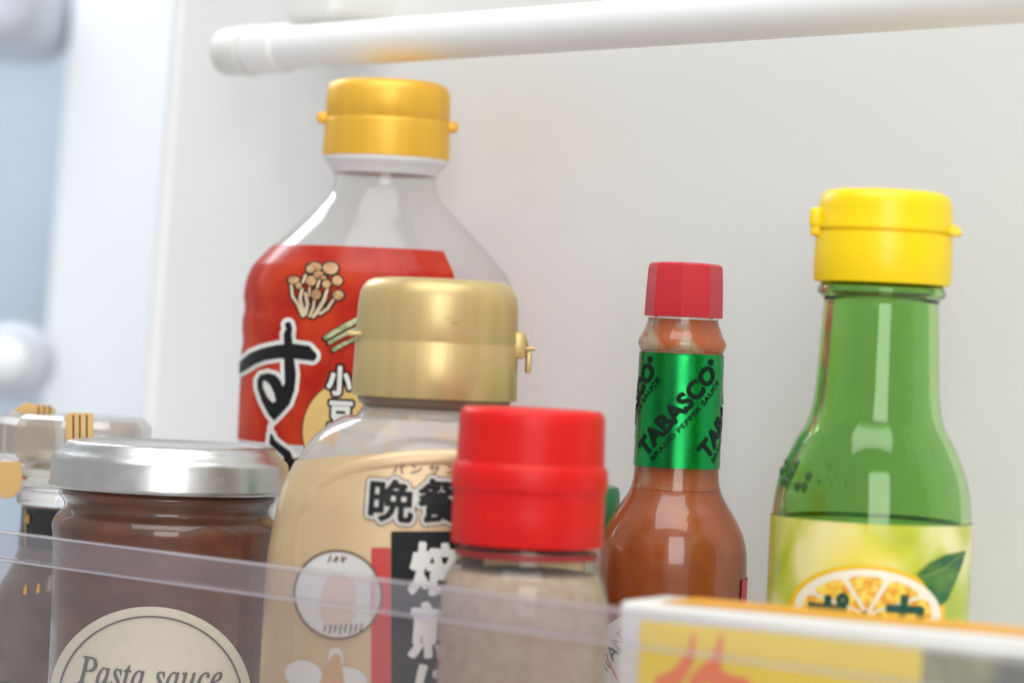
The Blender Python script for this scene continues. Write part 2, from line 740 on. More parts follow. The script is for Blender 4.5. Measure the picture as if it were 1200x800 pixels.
# ------------------------------------------------------------------ clear guard of the shelf
m_guard = clear('clear_guard_plastic', tint=(0.945, 0.93, 0.935), haze=0.042, hazecol=(0.72, 0.68, 0.72), rough=0.10, smear=0.05, smearcol=(0.7, 0.68, 0.7), smscale=35, refl=1.0)
m_rim = clear('clear_rim_plastic', tint=(0.93, 0.91, 0.94), haze=0.09, hazecol=(0.80, 0.78, 0.82), rough=0.08)
m_edge = clear('clear_edge_plastic', tint=(0.93, 0.92, 0.95), haze=0.30, hazecol=(0.82, 0.80, 0.86), rough=0.12)
KG = -0.458
g = empty('shelf_guard', Vector((0, 0, 0)))
tag(g, 'clear plastic guard panel across the front of the door shelf', 'guard')
GT = 0.0467
def gbox(name, s0, s1, k0, k1, z0, z1, mat, bev=0.0004):
    c = D_ * ((s0 + s1) / 2) + N_ * ((-k0 - k1) / 2 * -1) + Vector((0, 0, (z0 + z1) / 2))
    R = Matrix((( D_.x, N_.x, 0), (D_.y, N_.y, 0), (0, 0, 1)))
    return box(name, c, (abs(s1 - s0), abs(k1 - k0), z1 - z0), mat, g, R, bev, 2)
gbox('panel', -0.80, -0.10, KG + 0.0008, KG + 0.0026, 0.0, GT - 0.0078, m_guard)
gbox('rim', -0.80, -0.10, KG, KG + 0.0034, GT - 0.0070, GT - 0.0008, m_rim)
gbox('rim_edge', -0.80, -0.10, KG, KG + 0.0034, GT - 0.0006, GT, m_edge, 0.0002)
gbox('rim_edge', -0.80, -0.10, KG - 0.0002, KG + 0.0036, GT - 0.0077, GT - 0.0071, m_edge, 0.0002)

# ================================================================== tall bottle with the red label (back left)
m_goldo = plastic('orange_gold_plastic', srgb(238, 184, 62), rough=0.40, metal=0.3, var=0.05, scale=260, stretch=(1, 1, 0.05), coat=0.0, bump=0.08, bscale=420)
m_pet = clear('clear_bottle_plastic', tint=(0.955, 0.955, 0.95), haze=0.045, hazecol=(0.8, 0.8, 0.8), rough=0.10)
m_cap_white = plastic('white_seal_plastic', (0.78, 0.77, 0.79), rough=0.35)
m_redlabel = two_tone('red_label_film', srgb(206, 40, 22), srgb(232, 80, 42), 60, 0.35, 0.7, rough=0.28, coat=0.2, stretch=(1, 1, 0.5), dist=1.5, bump=0.12, bscale=130)
glow_through(m_redlabel, 0.6)
m_black = plastic('black_ink', (0.010, 0.010, 0.012), rough=0.45, spec=0.2)
m_wht = plastic('white_ink', (0.78, 0.77, 0.74), rough=0.4)
m_tan = two_tone('mushroom_tan_ink', srgb(176, 130, 92), srgb(205, 165, 120), 400, 0.4, 0.6, rough=0.35)
m_stem = plastic('mushroom_cream_ink', srgb(222, 196, 165), rough=0.35)
m_leek = two_tone('leek_green_ink', srgb(140, 160, 105), srgb(205, 205, 165), 300, 0.4, 0.6, rough=0.35, stretch=(1, 1, 3))
m_bean = plastic('pale_yellow_ink', srgb(226, 190, 118), rough=0.35)

S = Spot(445, 345, 0.83)
t = empty('sauce_bottle', S.loc, S.rz)
tag(t, 'tall clear sauce bottle with orange-gold flip cap and red label at the back', 'bottle')
p_body = smoothp(S.prof([(203, 60), (214, 60), (222, 61.5)]), 4)[:-1] + S.prof([(228, 64), (236, 69.5), (262, 95.5), (293, 126.5), (315, 146.5)]) + smoothp(S.prof([(320, 150), (332, 154.5), (345, 157), (356, 157.5), (364, 156), (372, 156), (380, 157.5), (396, 157.5), (402, 156.3), (410, 156.3), (418, 157.5), (440, 157.5), (520, 157.5)]), 3)
zb = 0.001
p_body = p_body + [(S.r(158), 0.012), (S.r(155), 0.004), (S.r(140), zb), (0, zb)]
lathe('bottle_body', [(r, z) for r, z in p_body][::-1], m_pet, t, cap=False)
lathe('seal_ring', smoothp(S.prof([(184, 73.5), (190, 73), (194, 70), (198, 66)]), 3) + S.prof([(205, 62), (205, 56), (184, 56)]), m_cap_white, t, cap=False)
cap = lathe('cap', S.prof([(186, 60), (186, 74), (183, 74.6), (146, 73.2), (143, 73.2), (142, 72.2), (141, 72.2), (140, 73.0), (112, 72.5), (104, 70.5), (100, 67), (97, 60), (96, 30), (96, 0)]), m_goldo, t, cap=False, smooth=50)
for nm, sx, py in (('cap_hinge', -1, 142), ('cap_latch', 1, 146)):
    box(nm, (sx * S.r(75), 0.0, S.z(py)), (0.004, 0.006, 0.0032), m_goldo, cap, None, 0.001)
# label film
lab = bmesh.new()
rows = [p for p in p_body if S.z(294) > p[1] > 0.014]
rows = [(float(np.interp(S.z(294), [p_body[i][1] for i in range(len(p_body) - 1, -1, -1)], [p_body[i][0] for i in range(len(p_body) - 1, -1, -1)])), S.z(294))] + rows
add_lathe(lab, [(r + 0.00025, z) for r, z in rows], 72, a0=RAD(-90 - 150), a1=RAD(-90 + 33))
label = bm_link('label', lab, m_redlabel, t)
sf = round_surf(p_body[:-1])
DD = S.Y - 0.034
L = lambda px, py: S.loc2(px, py, DD)
k1 = DD / F
def st(o, sc_, pts):                     # crop coordinates -> local
    return [(*L(o[0] + x / sc_, o[1] + y / sc_), w / sc_ * k1) for x, y, w in pts]
o3, s3 = (280, 360), 4.444
su = sd_union(
    sd_stroke(st(o3, s3, [(-40, 330, 52), (5, 305, 58), (60, 268, 64), (120, 245, 66), (200, 230, 70), (290, 228, 76), (350, 236, 76), (380, 252, 52)])),
    sd_stroke(st(o3, s3, [(255, 92, 34), (262, 112, 30), (252, 140, 40), (258, 230, 50), (262, 300, 54)])),
    sd_minus(sd_loops([[L(o3[0] + x / s3, o3[1] + y / s3) for x, y in ((234, 285), (289, 285), (297, 350), (289, 430), (262, 505), (218, 553), (180, 592), (150, 560), (112, 492), (88, 425), (86, 382), (106, 352), (145, 343), (188, 353), (214, 382), (226, 414), (238, 395))]]),
             sd_loops([[L(o3[0] + x / s3, o3[1] + y / s3) for x, y in ((115, 388), (130, 381), (157, 403), (180, 448), (190, 490), (172, 499), (143, 470), (119, 422))]])))
ki = sd_union(sd_stroke(st(o3, s3, [(165, 668, 14), (172, 705, 36), (210, 735, 38), (250, 765, 44), (270, 830, 50)])),
              sd_stroke(st(o3, s3, [(60, 850, 40), (180, 830, 46), (320, 800, 40)])))
tie = sd_stroke(st(o3, s3, [(178, 590, 16), (160, 625, 14), (160, 670, 16)]))
bb = (*L(262, 545), *L(400, 365))
alls = sd_union(su, ki)
res = 0.00028
decal('lettering_outline', sd_union(sd_grow(alls, 22 / s3 * k1), sd_grow(tie, 10 / s3 * k1)), (L(262, 545)[0], L(262, 560)[1], L(390, 365)[0], L(300, 365)[1]), res, sf, 0.00045, m_wht, label)
decal('lettering', alls, (L(262, 545)[0], L(262, 560)[1], L(390, 365)[0], L(300, 365)[1]), res, sf, 0.00065, m_black, label)
# mushrooms
o6, s6 = (320, 290), 6.155
stems = [[(130, 270, 26), (140, 350, 30), (185, 420, 32), (215, 490, 34)], [(210, 300, 30), (195, 370, 34), (225, 480, 30)], [(235, 330, 28), (250, 410, 34), (235, 480, 30)],
         [(265, 290, 22), (262, 350, 20)], [(300, 380, 26), (290, 440, 30), (265, 495, 26)], [(395, 300, 28), (370, 380, 36), (315, 470, 36), (290, 500, 28)], [(435, 380, 28), (395, 440, 30), (340, 480, 26)],
         [(235, 200, 26), (215, 250, 26)], [(335, 240, 26), (320, 290, 24)]]
caps = [(300, 140, 55, 36), (416, 150, 58, 46), (270, 155, 32, 30), (330, 195, 40, 28), (465, 240, 40, 38), (275, 240, 40, 38), (150, 235, 46, 30), (185, 275, 26, 26), (388, 265, 34, 30), (312, 338, 38, 38), (472, 345, 42, 36), (365, 218, 26, 16)]
fs = sd_union(*[sd_stroke(st(o6, s6, q)) for q in stems])
bbm = (L(330, 385)[0], L(330, 385)[1], L(412, 298)[0], L(330, 298)[1])
cf = [sd_disc(*L(o6[0] + x / s6, o6[1] + y / s6), a / s6 * k1, b / s6 * k1) for x, y, a, b in caps]
pr = decal('picture', sd_grow(sd_union(fs, *cf), 9 / s6 * k1), bbm, 0.0002, sf, 0.00045, m_black, label)
decal('picture', sd_union(*[sd_grow(sd_stroke(st(o6, s6, q)), -4 / s6 * k1) for q in stems]), bbm, 0.00018, sf, 0.00055, m_stem, label)
decal('picture', sd_union(*[sd_grow(c, 4 / s6 * k1) for c in cf]), bbm, 0.00018, sf, 0.00062, m_black, label)
def capset(P):
    out = np.full(P.shape[:-1], 1e9)
    for c in cf:
        d = c(P)
        out = np.where(d < 5 / s6 * k1, d + 2 / s6 * k1, out)
    return out
decal('picture', capset, bbm, 0.00018, sf, 0.00070, m_tan, label)
# leek sticks
lk = [[(375, 655, 46), (480, 590, 50), (640, 510, 54)], [(400, 690, 40), (520, 625, 40), (660, 560, 40)], [(430, 742, 40), (520, 690, 40), (640, 640, 40)]]
bbl = (L(372, 420)[0], L(372, 420)[1], L(440, 366)[0], L(372, 366)[1])
decal('picture', sd_union(*[sd_stroke(st(o6, s6, q)) for q in lk]), bbl, 0.0002, sf, 0.00045, m_black, label)
decal('picture', sd_union(*[sd_grow(sd_stroke(st(o6, s6, [(x + 10, y - 6, w) for x, y, w in q])), -7 / s6 * k1) for q in lk]), bbl, 0.0002, sf, 0.0006, m_leek, label)
# bean-coloured oval with two characters
c0, cz0 = L(411, 505)
ov = sd_disc(c0, cz0, 56 * k1, 60 * k1)
bbo = (L(348, 575)[0], L(348, 575)[1], L(472, 440)[0], L(348, 440)[1])
decal('oval', sd_grow(ov, 1.3 * k1), bbo, 0.0003, sf, 0.00042, m_black, label)
decal('oval', ov, bbo, 0.0003, sf, 0.00052, m_bean, label)
def word(s, px, py, w, h, ang=0.0, LL=None, kk=None):    # lower-left pixel, width and height in photo px
    lp = text_loops(s, h * kk, w * kk)
    x, z = LL(px, py)
    return move_loops(lp, ang, x, z)
w1 = sd_loops(word('小', 384, 461, 27, 32, LL=L, kk=k1))
w2 = sd_loops(word('豆', 386, 499, 26, 29, LL=L, kk=k1))
w3 = sd_loops(word('島', 386, 536, 26, 29, LL=L, kk=k1))
ww = sd_union(w1, w2)
bbw = (L(376, 540)[0], L(376, 508)[1], L(420, 420)[0], L(376, 422)[1])
decal('lettering_outline', sd_grow(ww, 4.2 * k1), bbw, 0.0002, sf, 0.00062, m_black, label)
decal('lettering', sd_grow(ww, 1.5 * k1), bbw, 0.00018, sf, 0.00072, m_wht, label)

# ================================================================== champagne-gold capped dressing bottle
m_champ = plastic('champagne_gold_plastic', srgb(200, 176, 120), rough=0.36, metal=0.4, var=0.05, scale=260, stretch=(1, 1, 0.05), coat=0.0, bump=0.06, bscale=420)
m_milky = clear('milky_bottle_plastic', tint=(0.80, 0.78, 0.76), haze=0.52, hazecol=(0.66, 0.63, 0.60), rough=0.12, smear=0.8, smearcol=srgb(186, 156, 122), smscale=150)
m_film = plastic('gold_label_film', srgb(204, 176, 136), rough=0.38, metal=0.25, var=0.02, scale=40, coat=0.2)
m_dress = two_tone('sesame_dressing', srgb(176, 160, 145), srgb(196, 176, 155), 70, 0.4, 0.65, rough=0.4)
m_redink = plastic('red_ink', srgb(196, 40, 40), rough=0.35)
m_greyw = plastic('light_grey_ink', srgb(200, 198, 190), rough=0.35)
m_brown = plastic('brown_ink', srgb(95, 62, 40), rough=0.4)
m_badge = plastic('badge_white_ink', srgb(206, 205, 200), rough=0.45)
m_blush = plastic('pale_pink_ink', srgb(204, 184, 170), rough=0.45)
m_lip = plastic('smoky_lip_plastic', srgb(120, 100, 85), rough=0.3)

S = Spot(510, 440, 0.70)
t = empty('dressing_bottle', S.loc, S.rz + RAD(2))
tag(t, 'flat gold-labelled dressing bottle with a pale gold flip cap behind the red cap', 'bottle')
outline = [(474, 80, 80, 2), (484, 86, 84, 2), (491, 104, 92, 2.1), (502, 122, 100, 2.2), (520, 141, 108, 2.4), (545, 157, 113, 2.6), (575, 170, 116, 2.7), (610, 178, 118, 2.8), (660, 185, 119, 2.8), (760, 187, 120, 2.8), (860, 187, 120, 2.8)]
rings = smoothp([(S.r(a), S.r(b), S.z(y), n) for y, a, b, n in outline], 4)
foot = [(S.r(187), S.r(120), 0.008, 2.8), (S.r(183), S.r(116), 0.002, 2.8), (S.r(170), S.r(104), 0.001, 2.8), (0, 0, 0.001, 2)]
lathe('bottle_body', (rings + foot)[::-1], m_milky, t, cap=False)
inner = [(a - 0.0012, b - 0.0012, z, n) for a, b, z, n in rings if z < S.z(512)]
lathe('dressing', [(0, 0, inner[0][2] , 2)] + inner + [(S.r(185), S.r(118), 0.010, 2.8), (0, 0, 0.004, 2)], m_dress, t, cap=False)
lathe('neck_lip', S.prof([(463, 60), (463, 90), (468, 90), (474, 88), (476, 84), (482, 80), (482, 60)]), m_lip, t, cap=False)
cap = lathe('cap', S.prof([(465, 60), (466, 96), (464, 97), (404, 95.6), (402, 94.6), (400, 94.6), (398, 95.2), (360, 94), (346, 92.2), (338, 88.5), (332, 83), (328.5, 76), (327, 60), (326.5, 0)]), m_champ, t, cap=False, smooth=50)
bm = bmesh.new()
add_box(bm, (-S.r(97), -0.004, S.z(395)), (0.004, 0.007, 0.0012), bevel=0.0004)
bm_link('cap_tab', bm, m_champ, cap)
bm = bmesh.new()
xh = S.r(94)
add_box(bm, (xh + 0.0001, -0.001, S.z(400)), (0.0036, 0.009, 0.0066), bevel=0.0008)
add_tube(bm, [(xh + 0.0010, -0.001, S.z(388)), (xh + 0.0024, -0.001, S.z(395)), (xh + 0.0028, -0.001, S.z(404)), (xh + 0.0020, -0.001, S.z(414))], 0.0004, 8)
add_tube(bm, [(xh + 0.0018, -0.001, S.z(404)), (xh + 0.0044, -0.001, S.z(403))], 0.0006, 8)
add_box(bm, (xh + 0.0030, -0.001, S.z(420)), (0.0014, 0.004, 0.0052), bevel=0.0004)
bm_link('cap_hinge', bm, m_champ, cap)
capsf = round_surf(S.prof([(466, 96), (404, 95.6), (400, 94.6), (360, 94), (346, 92.2)]))
DD = S.Y - S.r(94)
m_scuff = plastic('brown_scuff', srgb(168, 132, 84), rough=0.6)
scf = [[(516, 373, 0.5), (524, 372, 1.2), (533, 374, 0.5)], [(524, 377, 0.6), (529, 379, 1.8), (534, 378, 0.8)], [(470, 346, 0.3), (476, 349, 0.7), (481, 348, 0.3)], [(455, 430, 0.3), (458, 437, 0.6)], [(560, 420, 0.3), (566, 424, 0.6), (570, 423, 0.3)]]
decal('scuff', sd_union(*[sd_stroke([(*S.loc2(x, y, DD), w * DD / F) for x, y, w in q_]) for q_ in scf]), (S.loc2(440, 450, DD)[0], S.z(455), S.loc2(580, 340, DD)[0], S.z(335)), 0.0002, capsf, 0.00012, m_scuff, cap)
zs_ = [q[2] for q in rings][::-1]
A_, B_, N2 = ([q[i] for q in rings][::-1] for i in (0, 1, 3))


def oval(x, z, off):
    a = float(np.interp(z, zs_, A_)) + off
    b = float(np.interp(z, zs_, B_)) + off
    n = float(np.interp(z, zs_, N2))
    u = min(0.9995, abs(x) / a)
    return (x, -b * (1 - u ** n) ** (1 / n), z)


DD = S.Y - 0.023
L = lambda px, py: S.loc2(px, py, DD)
k1 = DD / F
# film with a crowned top edge
bm = bmesh.new()
nx, nz = 72, 26
rows = []
for i in range(nx + 1):
    tt = math.pi + math.pi * i / nx
    row = []
    for j in range(nz + 1):
        u = j / nz
        # crown: higher in the middle
        zt = S.z(545) + (S.z(528) - S.z(545)) * (1 - (math.cos(tt)) ** 2)
        z = zt + (0.006 - zt) * u
        a = float(np.interp(z, zs_, A_)) + 0.0003
        b = float(np.interp(z, zs_, B_)) + 0.0003
        n = float(np.interp(z, zs_, N2))
        x, y = ring_xy(a, b, n, tt)
        row.append(bm.verts.new((x, y, z)))
    rows.append(row)
for i in range(nx):
    for j in range(nz):
        bm.faces.new((rows[i][j], rows[i][j + 1], rows[i + 1][j + 1], rows[i + 1][j]))
label = bm_link('label', bm, m_film, t)
# raised contour on the face
bm = bmesh.new()
cp = [L(*q) for q in ((349, 850), (349, 760), (350, 690), (352, 640), (358, 605), (370, 580), (390, 562), (416, 550), (450, 543), (500, 539), (560, 541), (610, 552))]
cp = smoothp([(x, z) for x, z in cp], 5)
add_tube(bm, [Vector(oval(x, z, -0.0024)) for x, z in cp], 0.0031, 40)
bm_link('face_ridge', bm, m_film, label)
def rect(px0, py0, px1, py1):
    a, b = L(px0, py1), L(px1, py1)
    c, d = L(px1, py0), L(px0, py0)
    return [[a, b, c, d]]
def bbp(px0, py0, px1, py1):
    x0, z0 = L(px0, py1); x1, z1 = L(px1, py0)
    return (min(x0, L(px0, py0)[0]), min(z0, L(px1, py1)[1]), max(x1, L(px1, py1)[0]), max(z1, L(px0, py0)[1]))
f = sd_loops(rect(454, 621, 562, 880))
decal('black_panel', f, bbp(450, 615, 570, 885), 0.0005, oval, 0.0006, m_black, label)
f = sd_loops(rect(431, 640, 453.5, 880))
decal('red_panel', f, bbp(425, 632, 460, 885), 0.0005, oval, 0.0006, m_redink, label)
wd = [('晩', 428, 607, 50, 47), ('餐', 485, 609, 50, 49), ('館', 541, 611, 50, 47)]
ws = sd_union(*[sd_loops(word(c, x, y, w, h, -0.03, L, k1)) for c, x, y, w, h in wd])
bbv = bbp(415, 550, 605, 622)
decal('lettering_outline', sd_grow(ws, 6.8 * k1), bbv, 0.00022, oval, 0.00062, m_brown, label)
decal('lettering_outline', sd_grow(ws, 5.5 * k1), bbv, 0.00022, oval, 0.00075, m_greyw, label)
decal('lettering', sd_grow(ws, 1.5 * k1), bbv, 0.00016, oval, 0.00088, m_black, label)
ks = sd_union(*[sd_loops(word(c, 456 + i * 21, 553 + i * 0.3, 13, 10, -0.03, L, k1)) for i, c in enumerate('パンサンカン')])
decal('lettering', sd_grow(ks, 0.25 * k1), bbp(450, 535, 590, 560), 0.00016, oval, 0.00088, m_brown, label)
vs_ = [('焙', 476, 692, 56, 58), ('煎', 476, 766, 56, 62), ('に', 482, 826, 48, 48)]
vt = sd_union(*[sd_loops(word(c, x, y, w, h, -0.03, L, k1)) for c, x, y, w, h in vs_])
decal('lettering', sd_grow(vt, 2.6 * k1), bbp(468, 625, 545, 835), 0.0002, oval, 0.0008, m_wht, label)
bx, bz = L(392, 695)
decal('badge', sd_disc(bx, bz, 52 * k1), bbp(330, 630, 455, 760), 0.0004, oval, 0.0006, m_badge, label)
decal('badge', sd_ring(bx, bz, 51 * k1, 2.4 * k1), bbp(330, 630, 455, 760), 0.0002, oval, 0.00075, m_brown, label)
decal('badge', sd_grow(sd_stroke([(*L(394, 690), 26 * k1), (*L(392, 712), 30 * k1)]), 6 * k1), bbp(355, 660, 430, 745), 0.0003, oval, 0.00072, m_blush, label)
sq = [[(381, 657), (384, 650)], [(387, 656), (391, 651)], [(392, 652), (390, 656)], [(396, 655), (402, 652)], [(397, 650), (398, 657)]] + [[(376 + i * 6, 738 + (2 if i % 2 else 0) - 0.5 * i * (i - 6) * 0.12), (378 + i * 6, 731 - 0.3 * i)] for i in range(8)]
decal('badge', sd_union(*[sd_stroke([(*L(*q), 1.8 * k1) for q in s_]) for s_ in sq]), bbp(340, 635, 445, 755), 0.00018, oval, 0.00078, m_brown, label)
gp = sd_union(sd_disc(*L(352, 790), 22 * k1, 17 * k1), sd_disc(*L(402, 795), 24 * k1, 16 * k1), sd_stroke([(*L(390, 765), 16 * k1), (*L(390, 772), 18 * k1)]))
decal('picture', gp, bbp(320, 750, 435, 830), 0.0003, oval, 0.0006, m_badge, label)
decal('picture', sd_stroke([(*L(390, 770), 12 * k1), (*L(386, 792), 26 * k1), (*L(384, 815), 32 * k1)]), bbp(350, 755, 425, 835), 0.0003, oval, 0.0007, plastic('light_brown_ink', srgb(190, 150, 110), 0.4), label)

# ================================================================== red-capped spice bottle (front)
m_red = plastic('red_cap_plastic', srgb(216, 26, 24), rough=0.36, var=0.04, scale=160, spec=0.25, bump=0.05, bscale=380, stretch=(1, 1, 0.12))
m_jarclear = clear('clear_spice_glass', tint=(0.92, 0.92, 0.90), haze=0.042, hazecol=(0.75, 0.72, 0.66), rough=0.04)
m_powder = two_tone('brown_spice_powder', srgb(178, 150, 130), srgb(194, 170, 149), 300, 0.35, 0.65, rough=0.8)
m_liner = plastic('dark_red_liner', srgb(150, 40, 40), rough=0.4)
S = Spot(621.5, 545, 0.65)
t = empty('spice_bottle', S.loc, S.rz)
tag(t, 'clear spice bottle with a bright red screw cap standing in front', 'bottle')
pb = smoothp(S.prof([(637, 78), (645, 80), (655, 82), (664, 86), (676, 93), (692, 98), (720, 100), (800, 100)]), 4)
lathe('bottle_body', ([(r, z) for r, z in pb] + [(S.r(100), 0.006), (S.r(95), 0.001), (0, 0.001)])[::-1], m_jarclear, t, cap=False)
lathe('powder', [(0, S.z(668)), (S.r(60), S.z(667)), (S.r(84), S.z(670)), (S.r(91), S.z(684)), (S.r(96), S.z(700)), (S.r(97), 0.008), (S.r(92), 0.003), (0, 0.003)], m_powder, t, cap=False)
lathe('neck_ring', S.prof([(644, 60), (644, 83), (646, 84), (650, 84), (652, 83), (652, 60)]), m_liner, t, cap=False)
cap = lathe('cap', S.prof([(637, 70), (637, 88.6), (635, 89.5), (600, 89.5), (578, 89), (573, 89.8), (571, 91.5), (560, 92.2), (549, 91.6), (545, 89.5), (542, 87), (500, 86), (488, 85.5), (482, 83), (479, 79), (478, 70), (478, 0)]), m_red, t, cap=False, smooth=35)
# ================================================================== green cap peeping out behind
m_gcap = plastic('green_cap_plastic', srgb(16, 128, 70), rough=0.35, coat=0.2)
m_gbody = plastic('white_tube_plastic', (0.7, 0.7, 0.66), rough=0.4)
S = Spot(674, 590, 0.765)
t = empty('seasoning_tube', S.loc, S.rz)
tag(t, 'small green cap peeping out between the red cap and the pepper sauce bottle', 'bottle')
lathe('cap', S.prof([(612, 48), (612, 52), (606, 52.5), (575, 52), (569, 50), (567, 45), (566.5, 0)]), m_gcap, t, cap=False)
lathe('tube_body', S.prof([(613, 0), (613, 46), (625, 49), (800, 49)]) + [(S.r(49), 0.002), (0, 0.002)], m_gbody, t, cap=False)

# ================================================================== small hot pepper sauce bottle
m_pcap = plastic('crimson_cap_plastic', srgb(196, 36, 52), rough=0.38, var=0.02, coat=0.1)
m_glass = glass('clear_glass', (0.97, 0.975, 0.96), rough=0.05)
m_sauce = two_tone('pepper_sauce', srgb(178, 84, 30), srgb(198, 104, 42), 120, 0.35, 0.7, rough=0.3)
m_sauce.node_tree.nodes['Principled BSDF'].inputs['Coat Weight'].default_value = 0.0
m_film_o = two_tone('orange_sauce_film', srgb(222, 110, 46), srgb(214, 190, 160), 95, 0.45, 0.53, rough=0.35)
m_foil = plastic('green_foil', srgb(26, 152, 76), rough=0.27, metal=0.92, var=0.015, scale=300, bump=0.012, bscale=700, stretch=(1, 1, 0.6))
m_gink = plastic('dark_green_ink', (0.004, 0.018, 0.011), rough=0.5, spec=0.15)
S = Spot(793, 545, 0.74)
t = empty('hot_sauce_bottle', S.loc, S.rz)
tag(t, 'slim pepper sauce bottle with octagonal red cap and green foil neck band', 'bottle')
po = smoothp(S.prof([(371, 41), (378, 42), (390, 46.5), (398, 50.5), (403, 52), (408, 50.5), (412, 48.5), (420, 48.6), (480, 49), (545, 49.5), (562, 50.5), (575, 54), (588, 61), (603, 71), (620, 80), (640, 86), (660, 87.5), (690, 87.5)]), 4)
th = 0.0016
TN = 0.0024
body_o = po + [(S.r(87.5), 0.008), (S.r(85), 0.003), (S.r(78), 0.001), (0, 0.001)]
pi_ = [(max(0.001, r - (TN if z > S.z(578) else th + (TN - th) * max(0, (z - S.z(600)) / (S.z(578) - S.z(600))))), z) for r, z in po]
body_i = [(0, 0.005), (S.r(78), 0.006), (S.r(87.5) - th, 0.012)] + pi_[::-1]
# one closed glass wall: outer bottom -> top -> inner top -> inner bottom
bm = bmesh.new()
add_lathe(bm, body_o[::-1] + body_i[::-1], 96)
bm_link('bottle_body', bm, m_glass, t)
# sauce fills the belly and the lower neck, set into the glass wall
zl = S.z(574)
ps = [(r - th * 0.55, z) for r, z in po if z <= zl]
lathe('sauce', [(0, zl), (ps[0][0] * 0.6, zl), (ps[0][0] - 0.0004, zl + 0.0002)] + ps + [(S.r(87.5) - th * 0.5, 0.010), (0, 0.004)], m_sauce, t, cap=False)
# sauce film clinging in the shoulder ring and the neck
fz = [(r - TN + 0.0002, z) for r, z in po if S.z(480) < z < S.z(374)]
bm = bmesh.new()
rows = add_lathe(bm, fz, 96)
for f_ in list(bm.faces):
    c = f_.calc_center_median()
    a = math.atan2(c.x, -c.y)
    from mathutils import noise
    v = noise.noise(Vector((a * 1.6, c.z * 260, 3.1)))
    keep = (v > -0.6)
    if not keep:
        bm.faces.remove(f_)
bm_link('sauce_film', bm, m_film_o, t)
m_film_l = two_tone('thick_sauce_film', srgb(206, 108, 52), srgb(214, 160, 118), 120, 0.52, 0.66, rough=0.35)
lathe('sauce_film', [(r - TN + 0.0002, z) for r, z in po if S.z(577) < z < S.z(490)], m_film_l, t, cap=False)
# octagonal cap
bm = bmesh.new()
add_lathe(bm, S.prof([(371, 36), (371.5, 45.5), (369, 46), (340, 45), (316, 43.8), (311, 42.6), (309, 40), (308, 30), (308, 0)]), 8)
bmesh.ops.rotate(bm, verts=bm.verts[:], cent=(0, 0, 0), matrix=Matrix.Rotation(RAD(-4), 3, 'Z'))
cap = bm_link('cap', bm, m_pcap, t, smooth=20)
# foil band
pf = [(r + 0.0003, z) for r, z in po if S.z(546) < z < S.z(414.5)]
pf = [(S.r(48.6) + 0.0003, S.z(414))] + pf + [(S.r(49.5) + 0.0003, S.z(546.5))]
bm = bmesh.new(); add_lathe(bm, pf, 96)
label = bm_link('neck_label', bm, m_foil, t)
R0 = S.r(49)
sfw = round_surf(po, 'wrap', R0)
big = text_loops('TABASCO', 0.0044, 0.0290)
reg = text_loops('®', 0.0012)
sub = text_loops('BRAND PEPPER SAUCE', 0.00125, 0.0275)
ang = RAD(49)
zc = S.z(480)
loops_big, loops_sub = [], []
per = 2 * math.pi * R0 / 4
cb, sb = math.cos(ang), math.sin(ang)
for k in range(-1, 3):
    cx = -0.0012 + k * per + 0.0004
    bx0, bz0 = cx - 0.0145 * cb + 0.0022 * sb, zc - 0.0145 * sb - 0.0022 * cb
    loops_big += move_loops(big, ang, bx0, bz0)
    loops_big += move_loops(reg, ang, bx0 + 0.0294 * cb - 0.0032 * sb, bz0 + 0.0294 * sb + 0.0032 * cb)
    loops_sub += move_loops(sub, ang, bx0 + 0.0010 * cb + 0.0024 * sb, bz0 + 0.0010 * sb - 0.0024 * cb)
zt, zbm = S.z(416), S.z(545)
clipf = lambda f: (lambda P: np.maximum(f(P), np.maximum(P[..., 1] - zt, zbm - P[..., 1])))
bbt = (-1.75 * R0, zbm, 1.75 * R0, zt)
decal('lettering', clipf(sd_grow(sd_loops(loops_big), 0.00030)), bbt, 0.00014, sfw, 0.0005, m_gink, label)
decal('lettering', clipf(sd_grow(sd_loops(loops_sub), 0.00005)), bbt, 0.00011, sfw, 0.0005, m_gink, label)
# paper diamond label low on the belly
m_paper = plastic('label_paper', srgb(216, 208, 196), rough=0.5)
m_pinkr = plastic('pale_red_ink', srgb(190, 90, 80), rough=0.45)
sfp = round_surf(body_o[:-1], 'wrap', S.r(87.5))
zc2 = 0.0215
dm = [[(-0.026, zc2), (0, zc2 - 0.026), (0.026, zc2), (0, zc2 + 0.026 * 0.72), ]]
lab2 = decal('paper_label', sd_loops([[(-0.022, zc2 + 0.006), (-0.022, zc2 - 0.014), (0, zc2 - 0.025), (0.022, zc2 - 0.014), (0.022, zc2 + 0.006), (0.008, zc2 + 0.0135), (-0.008, zc2 + 0.0135)]]), (-0.026, 0.003, 0.026, 0.0485), 0.0006, sfp, 0.0003, m_paper, t)
wl = move_loops(text_loops('COMPANY', 0.0042, 0.024), RAD(52), -0.0235, zc2 - 0.012)
decal('lettering', sd_loops(wl), loops_box(wl, 0.001), 0.0002, sfp, 0.0005, m_gink, lab2)
decal('border', sd_stroke([(-0.021, zc2 + 0.004, 0.0006), (-0.006, zc2 - 0.014, 0.0006)]), (-0.023, 0.01, 0, 0.045), 0.0002, sfp, 0.0005, m_pinkr, lab2)
